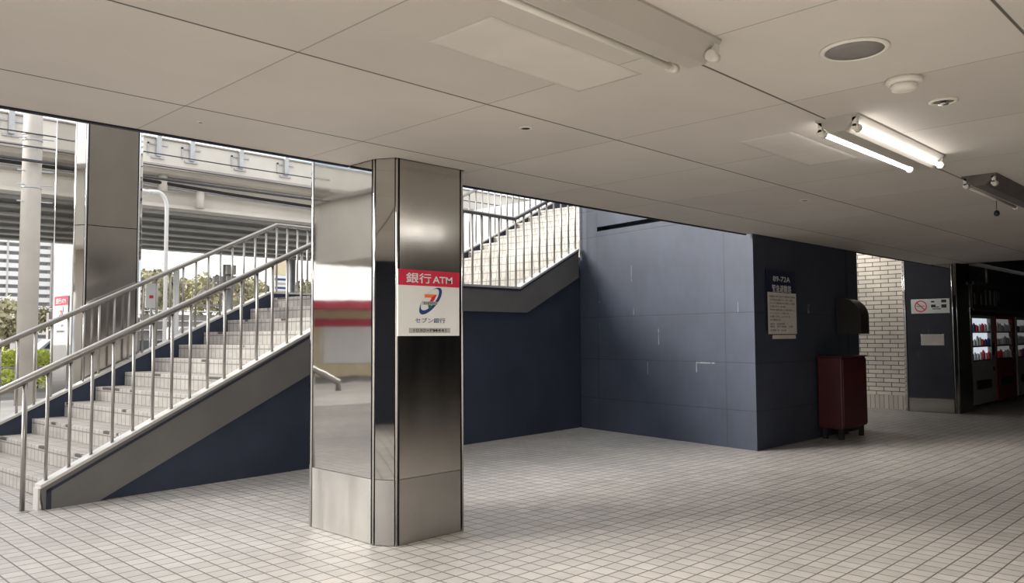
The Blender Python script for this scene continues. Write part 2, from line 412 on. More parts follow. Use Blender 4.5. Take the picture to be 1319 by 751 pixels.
cap_strip([(s, z-.011) for s, z in top], -.012, .13).build('stringer_cap', M['cap'], st)
cap_strip([(s+.05, z-.06) for s, z in top[:1]]+[(s, z-.042) for s, z in top[1:]], -.006, -.001, .028).build('stringer_line', M['navy_dark'], st)
MB().prism_y([(.02, .0), (.06, .0), (.06, .19), (.02, .17)], -.006, -.001).build('stringer_line', M['navy_dark'], st)
MB().box(-.045, -.031, 0, .12, 0, .19).build('stringer_end', M['cap'], st)
ftop = [(-.03, .2), ((2.19-.2)/.469, 2.19), (6.49, 2.19), (12.5, 2.19+SL2*6.01)]
fbot = [(12.5, 4.2), (6.7, 1.852), (lb, 1.80), (.458, 0), (0, 0)]
MB().prism_y([(s, z-.012) for s, z in ftop]+fbot, 3.14, 3.27).build('stringer', M['navy'], st)['label'] = 'navy inner face of the far stringer'
cap_strip([(s, z-.011) for s, z in ftop], 3.13, 3.28).build('stringer_cap', M['cap'], st)
# navy wall closing the space under the flights
wb = [(.50, 0), (9.0, 0), (9.0, 3.0), (7.99, 2.6), (6.6, 2.0), (lb-.1, 2.0), (.50, .06)]
struct(MB().prism_y(wb, .052, .11).build('wall_back', M['navy'], loc=tuple(O), rz=ANG))
# handrails
def railing(label, n, z_off, s_start, s_end, post, slope2, nb, extra):
    t = thing('handrail', label, 'railing', tuple(O), ANG)
    zr = lambda s: (1.2145+z_off+SL*s) if s < 4.24 else (3.262 if s < 6.44 else 3.262+slope2*(s-6.44))
    k = (3.262-1.2145-z_off)/SL
    zr = lambda s: (1.2145+z_off+SL*s) if s < k else (3.262 if s < 6.44 else 3.262+slope2*(s-6.44))
    pts = [(s_start, n, zr(s_start)-.10), (s_start, n, zr(s_start)), (k, n, 3.262), (6.44, n, 3.262), (s_end, n, zr(s_end))]
    MB().tube(pts, .031, 12).build('rail', M['steel_rail'], t)
    zb = (lambda s: min(.2145+SL*s, 2.205) if s < 6.49 else 2.215+SL2*(s-6.49)) if n < 1 else (lambda s: min(.2+.469*s, 2.19) if s < 6.49 else 2.19+SL2*(s-6.49))
    if post:
        MB().tube([(-.15, n, 0), (-.15, n, zr(-.15)-.02)], .021, 10).build('post', M['steel_rail'], t)
        MB().lathe([(.06, 0), (.06, .006), (.03, .012)], (-.15, n, 0)).build('base_flange', M['steel_rail'], t)
    for i in range(nb):
        s = .032+.1893*i
        MB().tube([(s, n, zb(s)+.015), (s, n, zr(s)-.025)], .0155, 8).build('baluster', M['steel_rail'], t)
    return t
railing('brushed steel handrail with balusters on the near side of the stairs', .06, 0, -.48, 8.0, True, .455, 43, 0)
railing('brushed steel handrail with balusters on the far side of the stairs', 3.205, -.068, -.48, 12.4, True, .47, 66, 0)

# ------------------------------------------------------------------ steel columns
def column(label, x0, y0, w, d, ztop, zfull, base=True, a=.085, b=.15):
    t = thing('steel_column', label, 'column', (x0, y0, 0))
    poly = [(a, 0), (w-a, 0), (w, b), (w, d-b), (w-a, d), (a, d), (0, d-b), (0, b)]      # ccw
    ins = [(x+(.02 if x < w/2 else -.02), y+(.02 if y < d/2 else -.02)) for x, y in poly]
    MB().prism(ins, 0, zfull).build('core', M['gap'], t)
    for i in range(8):
        p, q = Vector(poly[i]), Vector(poly[(i+1) % 8]); d_ = (q-p); L_ = d_.length; d_.normalize(); inn = Vector((-d_.y, d_.x))
        corner = i % 2 == 1
        # boards sit .018 inside the outline and reach out to it
        pi, qi = p+inn*.02, q+inn*.02
        g = .012 if corner else .036
        nm = 'corner_panel' if corner else 'face_panel'
        if base: MB().slab(pi, qi, 0.005, .468, .018, g, L_-g).build('base_panel', M['steel_base'], t)
        MB().slab(pi, qi, .472 if base else .005, 2.995, .018, g, L_-g).build(nm, M['steel_worn' if i == 0 else 'steel_mirror'], t)
        MB().slab(pi, qi, 3.005, zfull, .018, g, L_-g).build(nm, M['steel_worn' if i == 0 else 'steel_mirror'], t)
        if not corner:
            for u in (.012, L_-.012):
                c = pi+d_*u-inn*.012
                MB().tube([(c.x, c.y, 0), (c.x, c.y, zfull)], .0105, 8).build('edge_trim', M['steel_trim'], t)
    return t
column('front stainless steel clad column with chamfered corners carrying the large bank sign', 3.49, 4.71, .83, 1.16, ZC, 3.9)
column('stainless steel clad column standing outside beyond the staircase', 3.49, 11.42, .87, 1.15, ZC, 6.2)
column('stainless steel clad column beside the white brick wall at the far right', 16.6, 4.69, .95, .97, ZC, 3.9, False, .05, .05)

# ------------------------------------------------------------------ bank signs
def bank_sign(label, loc, rz, w, h, full=True):
    t = thing('bank_sign', label, 'sign', loc, rz, None)           # local: x right, z up, faces -y
    MB().box(0, w, -.008, 0, 0, h).build('sign_board', M['sign_white'], t)
    hz = h*.762
    hd = MB().box(0, w, -.011, -.0085, hz, h).build('header', M['sign_red'], t)
    text('lettering', '銀行', M['ink_white'], hd, w*.32, (hz+h)/2-.002, w*.40, h*.155, -.0125, .012)
    text('lettering', 'ATM', M['ink_white'], hd, w*.71, (hz+h)/2-.008, w*.33, h*.105, -.0125, .02)
    lg = thing_part('logo', t)
    cx, cz = w*.515, h*.535
    # tilted ring
    ring = MB(); seg = 40; A, Bq = w*.235, h*.118; th = math.radians(42)
    def ell(f, k, off): 
        x, z = A*k*math.cos(f), Bq*k*math.sin(f)*1.0
        return (cx+off[0]+x*math.cos(th)-z*math.sin(th), -.0105, cz+off[1]+x*math.sin(th)+z*math.cos(th))
    vo = [ring.b.verts.new(ell(2*PI*i/seg, 1, (0, 0))) for i in range(seg)]
    vi = [ring.b.verts.new(ell(2*PI*i/seg, .80, (-w*.012, h*.022))) for i in range(seg)]
    for i in range(seg): ring.b.faces.new((vo[i], vo[(i+1) % seg], vi[(i+1) % seg], vi[i]))
    ring.build('ring', M['logo_blue'], lg)
    def poly(name, pts, mat, y=-.0115):
        m = MB(); m.b.faces.new([m.b.verts.new((cx+x*w, y, cz+z*h)) for x, z in pts]); return m.build(name, mat, lg)
    poly('numeral_bar', [(-.10, .10), (-.10, .05), (.0, .05), (.10, .10)], M['logo_orange'])
    poly('numeral_bar', [(.0, .05), (.02, .05), (.085, .085), (.10, .10), (.09, .10)], M['logo_red'], -.0118)
    poly('numeral_stem', [(.015, .05), (.10, .10), (.06, .02), (.03, -.012), (-.02, -.012)], M['logo_red'])
    poly('numeral_foot', [(-.045, -.062), (-.04, -.105), (.008, -.105), (.008, -.062)], M['logo_green'])
    poly('name_band', [(-.135, -.01), (-.135, -.06), (.10, -.06), (.12, -.01)], M['sign_grey'], -.0122)
    text('lettering', 'ELEVEN', M['logo_blue'], lg, cx-.01*w, cz-.035*h, w*.20, h*.036, -.0128, .008)
    text('lettering', 'セブン銀行', M['logo_blue'], t, w*.51, h*.235, w*.49, h*.078, -.0105, .008)
    MB().box(w*.17, w*.84, -.0098, -.0085, h*.045, h*.12).build('hours_strip', M['sign_grey'], t)
    text('lettering', '1030×PM441', M['ink'], t, w*.505, h*.083, w*.53, h*.048, -.0108, .006)
    return t
def thing_part(name, parent):
    o = bpy.data.objects.new(name, None); COL.objects.link(o); o.parent = parent; o.empty_display_size = .05; return o
bank_sign('large white bank ATM sign with red header on the front column', (3.585, 4.708, 1.505), 0, .595, .49)
p = Vector((3.488, 12.27, 1.555))
bank_sign('small sunlit bank ATM sign with red header on the column outside beyond the stairs', tuple(p), -PI/2, .55, .52)

# ------------------------------------------------------------------ notice on navy wall
t = thing('notice_board', 'navy and white notice board of printed text on the dark navy wall', 'sign', (9.985, 5.105, 1.45), 0)
MB().box(0, .835, -.012, 0, .10, .92).build('board', M['sign_navy'], t)
text('lettering', '89-72A', M['ink_white'], t, .42, .80, .50, .07, -.0125, .008)
text('lettering', '緊急避難路', M['ink_white'], t, .42, .67, .56, .10, -.0125, .008)
pp = MB().box(.005, .83, -.018, -.0125, .055, .615).build('printed_sheet', M['paper'], t)
lines = [('設備店舗等敷地内での駐車及び駐輪', .56, .74), ('及び物品を放置することを一切禁', .515, .66), ('止します無断駐車を発見した場合', .47, .74), ('は警察に通報', .425, .45),
         ('緊急時の避難通路につき物を置かない', .38, .74), ('でくださいご協力を', .335, .55), ('お願い申し上げます', .29, .58), ('管理組合', .245, .3),
         ('連絡先　管理事務所', .19, .42), ('電話　受付時間　九時', .155, .66), ('管理責任者　防災係', .105, .46)]
for s, z, w in lines: text('lettering', s, M['ink'], pp, .05+w/2, z, w, .027, -.0185, .008)
MB().box(.14, .80, -.014, -.001, -.01, .042).build('tape_strip', M['paper'], t)

# ------------------------------------------------------------------ red cabinet
t = thing('red_cabinet', 'dark red metal cabinet on short legs against the navy wall', 'cabinet', (11.42, 4.73, 0))
W, D, zb, zt = .88, .35, .155, 1.165
MB().box(0, W, 0.0, D, zb, zt).build('body', M['red'], t, bevel=.012)
for x0, x1 in ((.02, W-.02),):
    dr = MB().box(x0, x1, -.016, -.001, zb+.03, zt-.03).build('door', M['red'], t, bevel=.005)
    MB().box(W-.09, W-.06, -.024, -.017, .66, .74).build('handle', M['red'], dr)
MB().box(-.012, W+.012, -.02, D+.01, zt, zt+.02).build('lid', M['red'], t, bevel=.006)
for x in (.05, W-.11):
    for y in (.03, D-.09): MB().box(x, x+.06, y, y+.06, 0, zb).build('leg', M['dark_metal'], t)

# ------------------------------------------------------------------ dark rounded hood on the wall end
t = thing('wall_hood', 'dark rounded hood fixed high on the navy wall above the red cabinet', 'hood', (12.16, 5.09, 1.5))
prof = [(0, 0), (-.36, 0)]+[(-.36+.36*(1-math.cos(a))*.8, .26+.28*math.sin(a)) for a in [i*PI/2/10 for i in range(11)]]+[(0, .54)]
MB().prism_x(prof, 0, .015).build('side_panel', M['hood'], t); MB().prism_x(prof, .305, .32).build('side_panel', M['hood'], t)
sh = MB(); out = prof[1:]; inn = [(y*.94, max(z-.012, 0) if i else 0) for i, (y, z) in enumerate(out)]
for i in range(len(out)-1):
    sh.hull([(.016, *out[i]), (.016, *out[i+1]), (.016, *inn[i+1]), (.016, *inn[i])], [(.304, *out[i]), (.304, *out[i+1]), (.304, *inn[i+1]), (.304, *inn[i])])
sh.build('shell', M['hood'], t)
MB().box(.03, .29, -.16, -.02, .06, .34).build('inner_unit', M['dark_metal'], t, bevel=.01)

# ------------------------------------------------------------------ signs on the far right column (face towards -X)
t = thing('no_smoking_sign', 'white sign with red prohibition circle on the far right steel column', 'sign', (16.598, 5.48, 1.885), -PI/2)
MB().box(0, .68, -.006, 0, 0, .275).build('board', M['sign_white'], t)
c = MB(); seg = 32; r1, r2 = .112, .092
vo = [c.b.verts.new((.175+r1*math.cos(2*PI*i/seg), -.0072, .1375+r1*math.sin(2*PI*i/seg))) for i in range(seg)]
vi = [c.b.verts.new((.175+r2*math.cos(2*PI*i/seg), -.0072, .1375+r2*math.sin(2*PI*i/seg))) for i in range(seg)]
for i in range(seg): c.b.faces.new((vo[i], vo[(i+1) % seg], vi[(i+1) % seg], vi[i]))
q = r2*math.sin(PI/4); c.hull([(.175-q-.008, -.0074, .1375+q-.006), (.175-q+.008, -.0074, .1375+q+.006), (.175+q+.008, -.0074, .1375-q+.006), (.175+q-.008, -.0074, .1375-q-.006)],
       [(.175-q-.008, -.0068, .1375+q-.006), (.175-q+.008, -.0068, .1375+q+.006), (.175+q+.008, -.0068, .1375-q+.006), (.175+q-.008, -.0068, .1375-q-.006)])
c.build('prohibition_ring', M['logo_red'], t)
MB().box(.10, .25, -.0068, -.0061, .128, .150).build('pictogram', M['sign_grey'], t)
for bx in ((.36, .42, .205, .235), (.54, .63, .20, .255), (.54, .63, .10, .165), (.36, .44, .11, .165), (.44, .50, .11, .125), (.38, .53, .075, .09)):
    MB().box(bx[0], bx[1], -.0074, -.0061, bx[2], bx[3]).build('printed_block', M['ink'], t)
t = thing('paper_notice', 'blank sheet of white paper taped to the far right steel column', 'paper', (16.598, 5.325, 1.275), -PI/2)
MB().box(0, .41, -.003, 0, 0, .21).build('sheet', M['paper'], t)
for x in (.0, .38): MB().box(x, x+.03, -.0042, -.0031, .185, .215).build('tape', M['sign_white'], t)

# ------------------------------------------------------------------ vending machines and shop fascia
def vending(label, x, w, body, lit, nrow):
    t = thing('vending_machine', label, 'vending machine', (x, 4.72, 0), 0, None)
    h0, h1 = .09, 1.86
    b = MB(); b.box(0, w, .09, .70, h0, h1); b.box(0, w, .0, .09, h0, .93); b.box(0, w, .0, .09, 1.80, h1)
    b.box(0, .09, .0, .09, .93, 1.80); b.box(w-.22, w, .0, .09, .93, 1.80)
    b.build('body', M[body], t, bevel=.008)
    dp = MB().box(.09, w-.22, .075, .089, .93, 1.80).build('display_back', M[lit], t)
    for i in range(3):
        z = .95+i*.285
        MB().box(.092, w-.222, .012, .074, z-.015, z+.012).build('display_shelf', M['dark_metal'], dp)
        n = nrow
        for k in range(n):
            xx = .15+(w-.22-.21)*k/(n-1); hh = random.uniform(.13, .20); rr = .036
            mm = random.choice(['sign_white', 'sign_white', 'logo_blue', 'logo_red', 'sign_grey', 'galv', 'paper', 'white_metal'])
            MB().lathe([(rr*.9, 0), (rr, .01), (rr, hh*.75), (rr*.45, hh*.9), (rr*.45, hh)], (xx, .045, z+.013), 8).build('sample_bottle', M[mm], dp)
    MB().box(.092, w-.222, .002, .006, .935, 1.795).build('display_glass', M['glass'], t)
    MB().box(w-.20, w-.05, -.008, -.001, 1.05, 1.30).build('coin_panel', M['dark_metal'], t)
    MB().box(.22, w-.35, -.012, -.001, .38, .56).build('delivery_flap', M['dark_metal'], t)
    MB().box(w-.17, w-.07, -.012, -.001, .72, .80).build('change_slot', M['dark_metal'], t)
    for xx in (.08, w-.14): MB().box(xx, xx+.06, .1, .6, 0, h0-.002).build('foot', M['dark_metal'], t)
    return t
vending('grey vending machine with brightly lit display next to the far steel column', 17.62, 1.60, 'vend_white', 'vend_lit', 7)
vending('dim red and grey vending machine second from the far steel column', 19.34, 1.58, 'vend_red', 'vend_lit_dim', 7)
vending('vending machine at the right edge, third from the far steel column', 21.05, 1.60, 'vend_white', 'vend_lit_dim', 7)
t = thing('shop_fascia', 'dark shop sign band with faint block letters above the vending machines', 'sign', (17.55, 4.66, 1.93), 0)
MB().box(0, 9, .0, .75, .05, .52).build('fascia_board', M['shop_dark'], t)
MB().box(0, 9, -.04, .0, .52, .58).build('ledge', M['shop_mid'], t)
MB().box(0, 9, -.02, .0, 0, .05).build('ledge', M['shop_mid'], t)
for i, (x0, x1) in enumerate(((.10, .42), (.55, .75), (.88, 1.06), (1.20, 1.36), (1.50, 1.72), (1.84, 2.16))):
    lt = MB(); lt.box(x0, x0+(x1-x0)*.42, -.02, -.001, .14, .44)
    if i in (0, 1): lt.box(x0, x1, -.02, -.001, .36, .44)
    if i == 5: lt.box(x0, x1, -.02, -.001, .14, .21)
    if i == 4: lt.box(x1-.07, x1, -.02, -.001, .14, .44)
    lt.build('letter', M['shop_mid'], t)
t = thing('poster_panel', 'pale brown poster panel above the shop sign band', 'panel', (17.62, 5.0, 2.52), 0)
MB().box(0, 2.2, 0, .05, 0, .40).build('panel', M['shop_mid'], t); MB().box(2.4, 6, 0, .05, 0, .40).build('panel', M['shop_mid'], t)
MB().prism_y([(.9, .02), (2.15, .02), (2.15, .38)], -.006, -.001).build('stripe', plain('poster_pale', (.16, .145, .13), .5), t)

# ------------------------------------------------------------------ ceiling fixtures
def lamp(label, x0, x1, lit, tubes, yc=1.93, body='lamp_body'):
    L = x1-x0
    t = thing('ceiling_lamp', label, 'lamp', (x0, yc, ZC), 0, None)
    prof = [(-.13, 0), (.13, 0), (.13, -.012), (.045, -.092), (-.045, -.092), (-.13, -.012)]
    MB().prism_x(prof, .0, L).build('reflector', M[body], t)
    for sy in (-1, 1):
        for xx in (.0, L):
            d = 1 if xx == 0 else -1
            s = MB(); s.tube([(xx+d*.0, sy*.105, -.080), (xx+d*.06, sy*.105, -.080)], .024, 12, radii=[.019, .026]); s.box(xx+min(0, d*.035), xx+max(0, d*.035), sy*.105-.012, sy*.105+.012, -.075, -.02)
            s.build('socket', M['plastic'], t)
        if sy in tubes:
            MB().tube([(.065, sy*.105, -.080), (L-.065, sy*.105, -.080)], .0145, 12).build('tube', M['tube_on'] if lit else M['plastic'], t)
    return t
lamp('unlit two-tube ceiling lamp at the top, nearest the viewer', 1.55, 3.16, False, (1,))
lamp('lit two-tube fluorescent ceiling lamp beside the smoke detector', 4.80, 6.42, True, (-1, 1), 1.975)
l3 = lamp('unlit ceiling lamp with hanging pull cord at the right edge', 7.42, 9.1, False, (1,), 1.89, 'lamp_sooty')
pc = MB().tube([(.95, .105, -.09), (.95, .105, -.19)], .003, 6).build('pull_cord', M['dark_metal'], l3)
MB().lathe([(.004, -.03), (.022, -.02), (.026, 0), (.018, .02), (.004, .028)], (.95, .105, -.21), 12).build('cord_knob', M['dark_metal'], pc)
# painted-over patches
def patch(label, x0, x1, y0, y1, seed):
    n = 40; m = MB(); g = []
    for i in range(n+1):
        row = []
        for j in range(13):
            u, v = i/n, j/12
            e = min(u*n/3, (1-u)*n/3, v*6, (1-v)*6, 1)
            w = math.exp(-((u-.35)/.22)**2)*.004*math.sin(26*u+7*math.sin(5*v+seed)+seed)*math.sin(9*v+3*math.sin(8*u))
            row.append(m.b.verts.new((x0+(x1-x0)*u, y0+(y1-y0)*v, ZC-.0012-e*(.0016+w+.006*math.exp(-((u-.35)/.22)**2)))))
        g.append(row)
    for i in range(n):
        for j in range(12):
            f = m.b.faces.new((g[i][j], g[i+1][j], g[i+1][j+1], g[i][j+1])); f.smooth = True
    o = m.build('ceiling_patch', M['patch'])
    md = o.modifiers.new('thick', 'SOLIDIFY'); md.thickness = .001; md.offset = 1
    return tag(o, label, 'patch', None)
patch('wrinkled painted-over patch on the ceiling beside the nearest unlit lamp', 2.25, 3.30, 2.33, 2.74, 1.0)
patch('wrinkled painted-over patch on the ceiling beside the lit lamp', 4.95, 6.05, 2.33, 2.72, 2.4)
# speaker, smoke detector, heads
t = thing('ceiling_speaker', 'round flush ceiling speaker with grey grille and pale rim', 'speaker', (3.71, 1.435, ZC))
MB().lathe([(.150, 0), (.152, -.006), (.138, -.013), (.128, -.010), (.128, -.001)], seg=40).build('rim', M['plastic'], t)
MB().lathe([(.1275, -.001), (.1275, -.009), (.06, -.011), (.0, -.0115)], seg=40).build('grille', M['grille'], t)
t = thing('smoke_detector', 'round ivory smoke detector on the ceiling', 'smoke detector', (4.335, 1.43, ZC))
MB().lathe([(.085, 0), (.088, -.018), (.078, -.028), (.0, -.028)], seg=32).build('base', M['plastic'], t)
MB().lathe([(.060, -.029), (.066, -.040), (.060, -.058), (.03, -.066), (0, -.067)], seg=32).build('sensor_head', M['plastic'], t)
t = thing('ceiling_fitting', 'small round metal-rimmed fitting on the ceiling beyond the smoke detector', 'ceiling fitting', (4.905, 1.412, ZC))
MB().lathe([(.075, 0), (.076, -.006), (.060, -.012), (.055, -.004), (.055, -.001)], seg=32).build('rim', M['plastic'], t)
MB().lathe([(.0545, -.001), (.0545, -.004), (0, -.004)], seg=24).build('recess', M['grille'], t)
MB().lathe([(.014, -.0045), (.014, -.016), (.028, -.018), (.028, -.021), (0, -.022)], seg=16).build('sprinkler_head', M['steel_trim'], t)
for lab, x, y, r in (('small dark sprinkler hole in the ceiling above and right of the front column', 3.645, 3.465, .045), ('small dark sprinkler hole in the ceiling near the right navy wall', 7.6, 3.46, .05), ('tiny dark ceiling hole above the left end of the stairs', 2.12, 4.74, .02)):
    t = thing('sprinkler', lab, 'sprinkler', (x, y, ZC+.002))
    MB().lathe([(r, 0), (r, -.004), (r*.72, -.008), (r*.70, -.001)], seg=24).build('rim', M['plastic'], t)
    MB().lathe([(r*.69, -.001), (r*.6, -.006), (0, -.007)], seg=16).build('head', M['dark_metal'], t)

# ------------------------------------------------------------------ outside: elevated road
t = thing('elevated_road', 'concrete elevated road on steel girders crossing behind the stairs', 'overpass', (0, 0, 0))
XA, XB = -70, 140
MB().box(XA, XB, 24.0, 24.35, 6.58, 7.38).build('parapet', M['concrete'], t)
MB().box(XA, XB, 23.95, 24.4, 7.39, 7.43).build('coping', M['concrete_dark'], t)  # dark colour puts the coping's shadow line into the strip
MB().box(XA, XB, 38.9, 39.2, 6.58, 7.72).build('parapet', M['concrete'], t)
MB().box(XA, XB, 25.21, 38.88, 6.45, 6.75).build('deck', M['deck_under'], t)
MB().box(XA, XB, 24.36, 25.20, 6.46, 6.75).build('deck_overhang', M['concrete'], t)
MB().box(XA, XB, 23.9, 23.99, 6.52, 6.64).build('drip_edge', M['concrete_dark'], t)
gy = 26.6
for i in range(7):
    y = gy+i*1.9
    g = MB(); g.box(XA, XB, y-.02, y+.02, 5.66, 6.44); g.box(XA, XB, y-.24, y+.24, 5.60, 5.66)
    g.build('girder', M['girder'], t)
fb = MB(); fb.box(XA, XB, 24.9, 25.2, 5.62, 6.44); fb.box(XA, XB, 24.72, 25.35, 5.50, 5.60); fb.box(XA, XB, 24.85, 24.899, 6.02, 6.07); fb.build('fascia_beam', M['concrete'], t)
for x in (9.45, 10.45, 12.03, 13.62, 15.2, 16.8, 5.65, 7.3, 4.0, 2.4, .8):
    b = MB(); b.box(x-.07, x+.07, 23.86, 23.995, 6.86, 7.95); b.box(x-.20, x+.20, 23.94, 23.995, 6.80, 6.86); b.box(x-.30, x-.25, 23.96, 23.995, 6.9, 7.25); b.box(x-.3, x+.3, 23.96, 23.995, 7.20, 7.25)
    b.build('guardrail_post', M['galv'], t)
for z in (7.62, 7.80, 7.98, 8.16):
    MB().tube([(XA, 23.9, z), (XB, 23.9, z)], .04, 8).build('guardrail', M['white_metal'], t)
MB().tube([(-40, 24.5, 6.35), (9, 24.5, 6.22), (12, 24.5, 6.10), (15.5, 24.5, 6.02), (40, 24.5, 6.2)], .05, 8).build('service_pipe', M['dark_metal'], t)
MB().tube([(-40, 24.62, 6.28), (9, 24.62, 6.12), (12, 24.62, 6.02), (15.5, 24.62, 5.94), (40, 24.62, 6.1)], .035, 8).build('service_pipe', M['galv'], t)
for x, z0, z1 in ((9.85, 5.95, 6.45), (11.0, 5.55, 6.05), (-6, 5.9, 6.4)):
    MB().tube([(x, 24.55, z0), (x, 24.55, z1)], .13, 12).build('drain_stub', M['concrete'], t)
MB().tube([(22.0, 38.0, 0), (22.0, 38.0, 5.7)], .22, 14).build('support_column', M['galv'], t)

# ------------------------------------------------------------------ street furniture
t = thing('utility_pole', 'thick concrete utility pole beyond the stairs at the left edge', 'utility pole', (5.28, 20.57, 0))
MB().tube([(0, 0, 0), (.02, 0, 9.5)], .2, 20, radii=[.215, .185]).build('shaft', M['pole'], t)
for z in (6.15, 6.02, 5.85, 5.55, 4.93):
    MB().lathe([(.2, -.02), (.206, -.02), (.206, .02), (.2, .02)], (.012, 0, z), 20).build('band', M['galv'], t)
for z in (6.05, 4.98, 4.6, 5.3):
    MB().tube([(-.30, -.1, z), (.42, -.1, z+.02)], .016, 6).build('step_bolt', M['galv'], t)
pole_wires = (('thick dark overhead cable left of and behind the utility pole', 5.50, .035), ('thin overhead cable passing the utility pole above the thick cable', 5.82, .016), ('uppermost thin overhead cable fixed to the utility pole bands', 6.12, .016))
for lab, z, r in pole_wires:
    m = MB(); pts = []
    for k in range(19):
        x = -6+k*2.0; u = (x-5.28)/14
        pts.append((x, 20.30, z+.02+.22*(abs(u) % 1-.0)*(abs(u) % 1-1)))
    tag(m.tube(pts, r, 6).build('overhead_cable', M['wire']), lab, 'cable')
t = thing('street_lamp', 'slim white street lamp with a curved arm seen through the stair railing', 'street lamp', (7.72, 19, 0))
arc = [(.0, 0, 0), (0, 0, 4.55)]+[(-.22*(1-math.cos(a)), 0, 4.55+.36*math.sin(a)) for a in [i*PI/2/6 for i in range(1, 7)]]+[(-.42, 0, 4.90)]
MB().tube(arc, .045, 12).build('pole', M['white_metal'], t)
MB().lathe([(.02, .06), (.16, .03), (.20, -.03), (.12, -.06), (0, -.065)], (-.58, 0, 4.88), 20).build('lamp_head', M['white_metal'], t)
MB().lathe([(.13, 0), (.12, .25), (.07, .32)], (0, 0, 0), 16).build('base', M['white_metal'], t)
t = thing('signal_pole', 'grey pole with stacked signal boxes behind the upper steps', 'traffic signal', (14.57, 30, 0))
MB().tube([(0, 0, 0), (0, 0, 4.35)], .16, 12).build('pole', M['galv'], t)
for x0, z0, z1 in ((-.16, 3.95, 4.32), (-.14, 3.62, 3.90), (-.12, 3.40, 3.58), (-.68, 3.62, 3.86), (-.68, 3.28, 3.58)):
    MB().box(x0, x0+.36, -.36, -.17, z0, z1).build('signal_box', M['sign_grey'], t, bevel=.02)
MB().tube([(-.5, -.2, 3.6), (0, -.1, 3.6)], .03, 6).build('arm', M['galv'], t)
t = thing('marker_post', 'plain white post right of the street lamp seen through the railing', 'post', (11.75, 28, 0))
MB().tube([(0, 0, 0), (0, 0, 3.85)], .10, 12).build('shaft', M['white_metal'], t)
MB().lathe([(.10, 0), (.06, .05), (0, .07)], (0, 0, 3.85), 12).build('cap', M['white_metal'], t)
t = thing('roadside_sign', 'narrow white roadside sign with a red mark left of the street lamp', 'sign', tuple(at(195, 410, 30).xy)+(0,))
MB().box(-.22, .22, -.03, .03, 2.6, 3.5).build('panel', M['sign_white'], t); MB().box(-.1, .04, -.04, -.031, 2.95, 3.06).build('mark', M['logo_red'], t)
MB().tube([(0, 0.06, 0), (0, .06, 3.4)], .04, 8).build('post', M['galv'], t)
t = thing('boom_gate', 'white boom gate with triangular braces beyond the stair railing', 'gate', tuple(at(226, 385, 32).xy)+(0,))
MB().box(-.2, .2, -.2, .2, 0, 1.1).build('housing', M['white_metal'], t)
bm_ = MB(); bm_.tube([(0, 0, 2.75), (5.2, 0, 3.05)], .05, 6); bm_.tube([(.5, 0, 2.8), (1.7, 0, 4.1)], .035, 6); bm_.tube([(3.0, 0, 2.95), (1.7, 0, 4.1)], .035, 6); bm_.tube([(0, 0, 1.1), (0, 0, 2.8)], .06, 8)
bm_.build('boom', M['white_metal'], t)
t = thing('shop_pylon', 'tall shop pylon sign with cream top and blue lettering beyond the landing', 'sign', (33.7, 60, 0))
MB().box(-.8, .8, -.2, .2, 5.0, 6.6).build('panel', M['sign_white'], t); MB().box(-.8, .8, -.2, .2, 6.62, 7.9).build('panel', M['cream'], t)
for i, z in enumerate((6.25, 5.9, 5.55, 5.25)): MB().box(-.55+.1*(i % 2), .5, -.215, -.201, z-.09, z+.09).build('printed_band', M['logo_blue'] if i % 2 == 0 else M['sign_grey'], t)
MB().tube([(-.4, 0, 0), (-.4, 0, 5)], .09, 8).build('leg', M['white_metal'], t); MB().tube([(.4, 0, 0), (.4, 0, 5)], .09, 8).build('leg', M['white_metal'], t)

# cars
def car(label, x, y, paint, van=False, rz=0):
    t = thing('van' if van else 'car', label, 'van' if van else 'car', (x, y, 0), rz)
    if van:
        body = [(-2.2, .35), (2.2, .35), (2.25, .9), (2.05, 1.15), (1.55, 2.0), (1.35, 2.1), (-2.15, 2.1), (-2.25, 1.9)]
        MB().prism_y(body, -.85, .85).build('body', M[paint], t, bevel=.06)
        for yy, s in ((-.853, -1), (.853, 1)):
            MB().prism_y([(-1.9, 1.2), (1.7, 1.2), (1.35, 1.85), (-1.9, 1.85)], min(yy, yy+s*.012), max(yy, yy+s*.012)).build('window', M['glass_dark'], t)
    else:
        body = [(-2.1, .35), (2.1, .35), (2.15, .7), (1.9, .88), (1.1, .95), (-1.6, .98), (-2.1, .9)]
        MB().prism_y(body, -.82, .82).build('body', M[paint], t, bevel=.06)
        cab = [(-1.75, .98), (1.05, .96), (.35, 1.45), (-1.2, 1.48)]
        MB().prism_y(cab, -.72, .72).build('cabin', M[paint], t, bevel=.05)
        for yy, s in ((-.722, -1), (.722, 1)):
            MB().prism_y([(-1.5, 1.02), (.85, 1.01), (.28, 1.40), (-1.12, 1.42)], min(yy, yy+s*.012), max(yy, yy+s*.012)).build('window', M['glass_dark'], t)
    for xx in (-1.35, 1.35):
        for yy in (-.78, .78): MB().tube([(xx, yy-.09, .32), (xx, yy+.09, .32)], .32, 16).build('wheel', M['tyre'], t)
    MB().box(-2.17, -2.11, -.7, -.45, .7, .88).build('tail_lamp', M['tail_red'], t)
    return t
car('white car beyond the hedge at the far left edge', 9.3, 45, 'car_white')
car('silver car beyond the hedge between utility pole and outer column', 13.9, 46, 'car_silver')
car('white car seen through the railing right of the outer column', 12.9, 33, 'car_white', rz=.3)
car('white van behind the upper far stringer of the stairs', 20.3, 43.5, 'car_white', True)

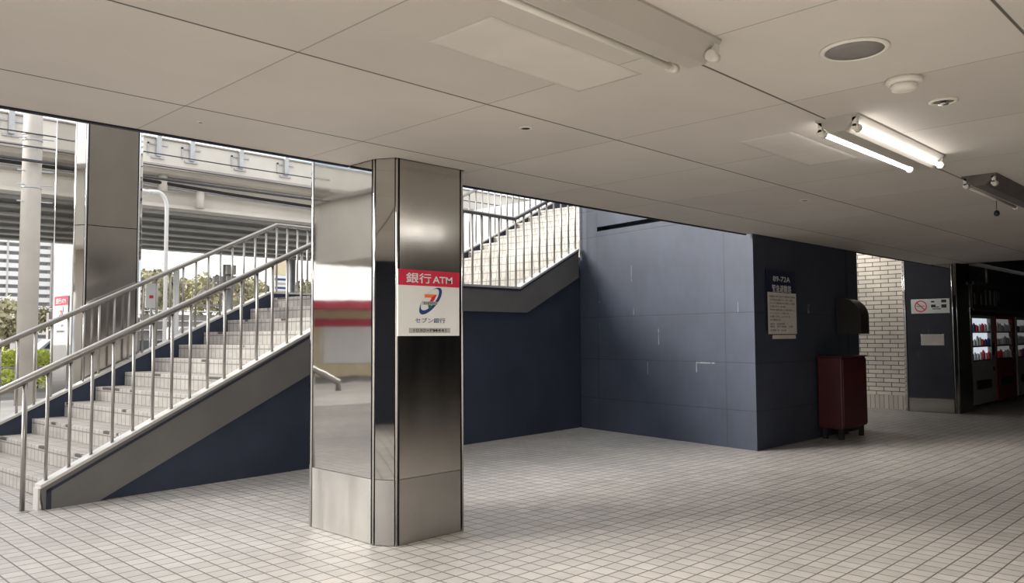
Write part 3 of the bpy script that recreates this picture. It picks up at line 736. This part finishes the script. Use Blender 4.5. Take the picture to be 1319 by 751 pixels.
# planting
def hedge(label, c, rad, n, leaf, mat):
    t = thing('hedge', label, 'hedge', (c[0], c[1], 0))
    MB().crown((0, 0, c[2]), rad, n, leaf).build('foliage', M[mat], t)
    s = MB()
    for k in range(6): s.tube([(rad[0]*(-.7+.28*k), 0, 0), (rad[0]*(-.7+.28*k), .05, c[2])], .03, 5)
    s.build('stem', M['bark'], t); return t
hedge('low bright green clipped hedge behind the grey kerb wall', (9.9, 38.6, .72), (2.6, .55, .40), 1500, .10, 'leaf_lime')
hedge('tall bright green bush beside the outer column', (11.85, 39.95, 1.25), (.55, .5, 1.05), 900, .10, 'leaf_lime')
hedge('darker low shrub row in front of the grey kerb wall', (6.4, 27.6, .30), (2.4, .4, .36), 1100, .08, 'leaf_lime')
t = tag(MB().box(5.0, 13.0, 37.0, 37.3, 0, .38).build('kerb_wall', M['concrete_dark'], bevel=.03), 'low grey kerb wall in front of the bright hedge', 'wall')
def tree(label, c, rad, n, leaf, mat):
    t = thing('tree', label, 'tree', (c[0], c[1], 0), 0, 'trees beyond the road')
    MB().crown((0, 0, c[2]), rad, n, leaf).build('foliage', M[mat], t)
    m = MB(); m.tube([(0, 0, 0), (.1, 0, c[2]*.6), (0, 0, c[2])], .2, 8, radii=[.28, .2, .08]); m.build('trunk', M['bark'], t)
    return t
spots = [(188, 366, 88, 4.2, 'leaf_olive', 'olive tree nearest the outer column beyond the road'), (207, 362, 95, 3.6, 'leaf_dark', 'dark bare-looking tree behind the street lamp'),
         (228, 368, 92, 4.0, 'leaf_olive', 'olive tree behind the white post'), (250, 372, 90, 3.8, 'leaf_olive', 'olive tree above the boom gate braces'),
         (270, 373, 96, 4.2, 'leaf_olive', 'olive tree left of the grey signal boxes'), (304, 370, 90, 4.0, 'leaf_olive', 'olive tree right of the grey signal boxes'),
         (322, 371, 94, 4.2, 'leaf_olive', 'round olive tree above the far stringer cap'), (340, 374, 90, 3.4, 'leaf_dark', 'dark tree at the corner of the landing left of the pylon sign'),
         (394, 374, 92, 3.6, 'leaf_dark', 'dark tree right of the support column near the front column')]
for k, (x, y, Y, r, m, lab) in enumerate(spots):
    Y = 82+(k % 4)*8; c = at(x, y+9, Y); r *= .62; tree(lab, c, (r*1.05, r, r*.9), 900, .36, m)
c = at(8, 412, 70); tree('dark olive tree at the left edge in front of the apartment block', c, (2.6, 2.2, 1.7), 900, .3, 'leaf_olive')
c = at(63, 412, 75); tree('small dark tree between utility pole and outer column', c, (1.6, 1.6, 1.1), 600, .25, 'leaf_dark')
t = thing('retaining_wall', 'dark retaining wall with rails below the tree line beyond the road', 'wall', (0, 0, 0))
MB().box(20, 85, 72, 72.6, 0, 3.6).build('wall_face', plain('dark_stone', (.22, .205, .19), .9, 0, .35, .7, .2), t)
for z in (2.2, 3.0, 3.9): MB().tube([(20, 71.8, z), (85, 71.8, z)], .06, 6).build('rail', M['galv'], t)
# houses and flats far off
def flats(label, x0, x1, Y, h, floors, zbase=0, mat='apt_grey', sub=1):
    t = thing('apartment_block', label, 'building', ((x0+x1)/2, Y, 0)); w = (x1-x0)/2
    MB().box(-w, w, 0, 14, 0, h).build('wall', M[mat], t)
    fh = h/floors
    for k in range(floors):
        z = k*fh
        MB().box(-w+.3, w-.3, -1.5, -.01, z, z+fh*.55).build('balcony', M['apt_white'], t)
        MB().box(-w+.8, w-.8, -.06, -.005, z+fh*.57, z+fh*.92).build('window', M['apt_glass'], t)
    for k in range(sub+1):
        x = -w+2*w*k/sub
        MB().box(x-.3, x+.3, -1.6, -.005, 0, h).build('fin', M[mat], t)
    return t
flats('apartment block with white balconies at the far left edge', 66, 83.5, 330, 54, 18, sub=3)
flats('narrow apartment block with white balconies next to the outer column', 93.5, 103, 333, 54, 18, sub=1)
flats('grey apartment block with plain storeys behind the utility pole', 85.2, 92.8, 334, 54, 18, sub=1)
t = thing('white_house', 'small white house beyond the trees right of the outer column', 'building', tuple(at(187, 352, 130).xy)+(0,))
MB().box(-3.2, 3.0, 0, 6, 0, 11.9).build('wall', M['white_wall'], t); MB().box(-2.4, -.2, -.05, -.01, 9.2, 10.8).build('window', M['glass_dark'], t)
MB().box(.4, 2.4, -.05, -.01, 9.2, 10.8).build('window', M['glass_dark'], t); MB().box(-3.5, 3.3, -.3, 6.3, 11.9, 12.2).build('roof', M['galv'], t)
t = thing('footbridge', 'pale concrete footbridge over the forecourt, mirrored in the front column', 'footbridge', (-8.5, 20, 0))
MB().box(-1.5, 1.5, -6.5, 2.6, 3.85, 5.75).build('parapet_deck', M['concrete'], t); MB().box(-1.7, 1.7, -6.6, 2.7, 5.75, 5.87).build('coping', M['concrete_dark'], t)
for yy in (-5.8, -1.8): MB().tube([(0, yy, 0), (0, yy, 3.85)], .35, 16).build('pier', M['concrete'], t)
# shop across the forecourt, mirrored in the front column
t = thing('convenience_shop', 'cream shop with red canopy across the forecourt, mirrored in the front column', 'shop', (-9.5, 26.8, 0), .35)
MB().box(-3.5, 2.6, 0, 5, 0, 2.55).build('wall', M['cream'], t)
MB().box(-3.9, 3.1, -1.3, 5.2, 2.55, 2.85).build('canopy', M['store_red'], t)
MB().box(-2.6, -.3, -.04, -.005, .5, 1.9).build('window', M['sign_white'], t); MB().box(-2.8, -.1, -.06, -.041, 1.9, 2.2).build('window_sign', M['store_red'], t)
MB().box(.6, 1.7, -.04, -.005, 0, 2.1).build('door', M['glass_dark'], t)

# repeats of one kind share a group
GROUPS = {'steel_column': 'stainless steel clad columns', 'vending_machine': 'vending machines along the shop wall', 'ceiling_lamp': 'two-tube ceiling lamps in a row',
          'ceiling_patch': 'painted-over patches on the ceiling', 'sprinkler': 'small sprinkler holes in the ceiling', 'apartment_block': 'apartment blocks far behind', 'overhead_cable': 'overhead cables at the utility pole',
          'hedge': 'hedges beyond the road', 'car': 'parked cars beyond the stairs', 'bank_sign': 'bank ATM signs on the columns', 'handrail': 'handrails of the stairs'}
for o in list(COL.objects):
    if o.parent is None and o.name.split('.')[0] in GROUPS and 'label' in o: o['group'] = GROUPS[o.name.split('.')[0]]

# ------------------------------------------------------------------ light
w = bpy.data.worlds.new('sky'); SC.world = w; w.use_nodes = True; nt = w.node_tree
bg = nt.nodes['Background']
tc = nt.nodes.new('ShaderNodeTexCoord'); mp = nt.nodes.new('ShaderNodeMapping'); mp.inputs['Scale'].default_value = (1, 1, 2.4); nt.links.new(tc.outputs['Generated'], mp.inputs[0])
nz = nt.nodes.new('ShaderNodeTexNoise'); nz.inputs['Scale'].default_value = 2.6; nz.inputs['Detail'].default_value = 7; nt.links.new(mp.outputs[0], nz.inputs['Vector'])
cr = nt.nodes.new('ShaderNodeValToRGB'); nt.links.new(nz.outputs['Fac'], cr.inputs[0])
cr.color_ramp.elements[0].position = .34; cr.color_ramp.elements[0].color = (.42, .58, .82, 1)
cr.color_ramp.elements[1].position = .50; cr.color_ramp.elements[1].color = (1, .985, .96, 1)
nt.links.new(cr.outputs[0], bg.inputs['Color']); bg.inputs['Strength'].default_value = 1.85
sun = bpy.data.lights.new('sun', 'SUN'); sun.energy = 9.3; sun.angle = math.radians(30); sun.color = (1, .96, .9)
so = bpy.data.objects.new('sun', sun); COL.objects.link(so)
so.rotation_euler = Vector((1, -.72, -.40)).to_track_quat('-Z', 'Y').to_euler()
# added fill lights out of view, standing in for further ceiling lamps
for x, y, e in ((1.0, -.2, 190), (2.1, .2, 190)):
    al = bpy.data.lights.new('unseen_fill_light', 'AREA'); al.shape = 'RECTANGLE'; al.size = 1.6; al.size_y = .2; al.energy = e; al.color = (1, .95, .88)
    ao = bpy.data.objects.new('unseen_fill_light', al); COL.objects.link(ao); ao.location = (x, y, ZC-.1)
vs = SC.view_settings; vs.view_transform = 'Standard'; vs.look = 'None'; vs.exposure = 0; vs.gamma = 1; vs.use_curve_mapping = False
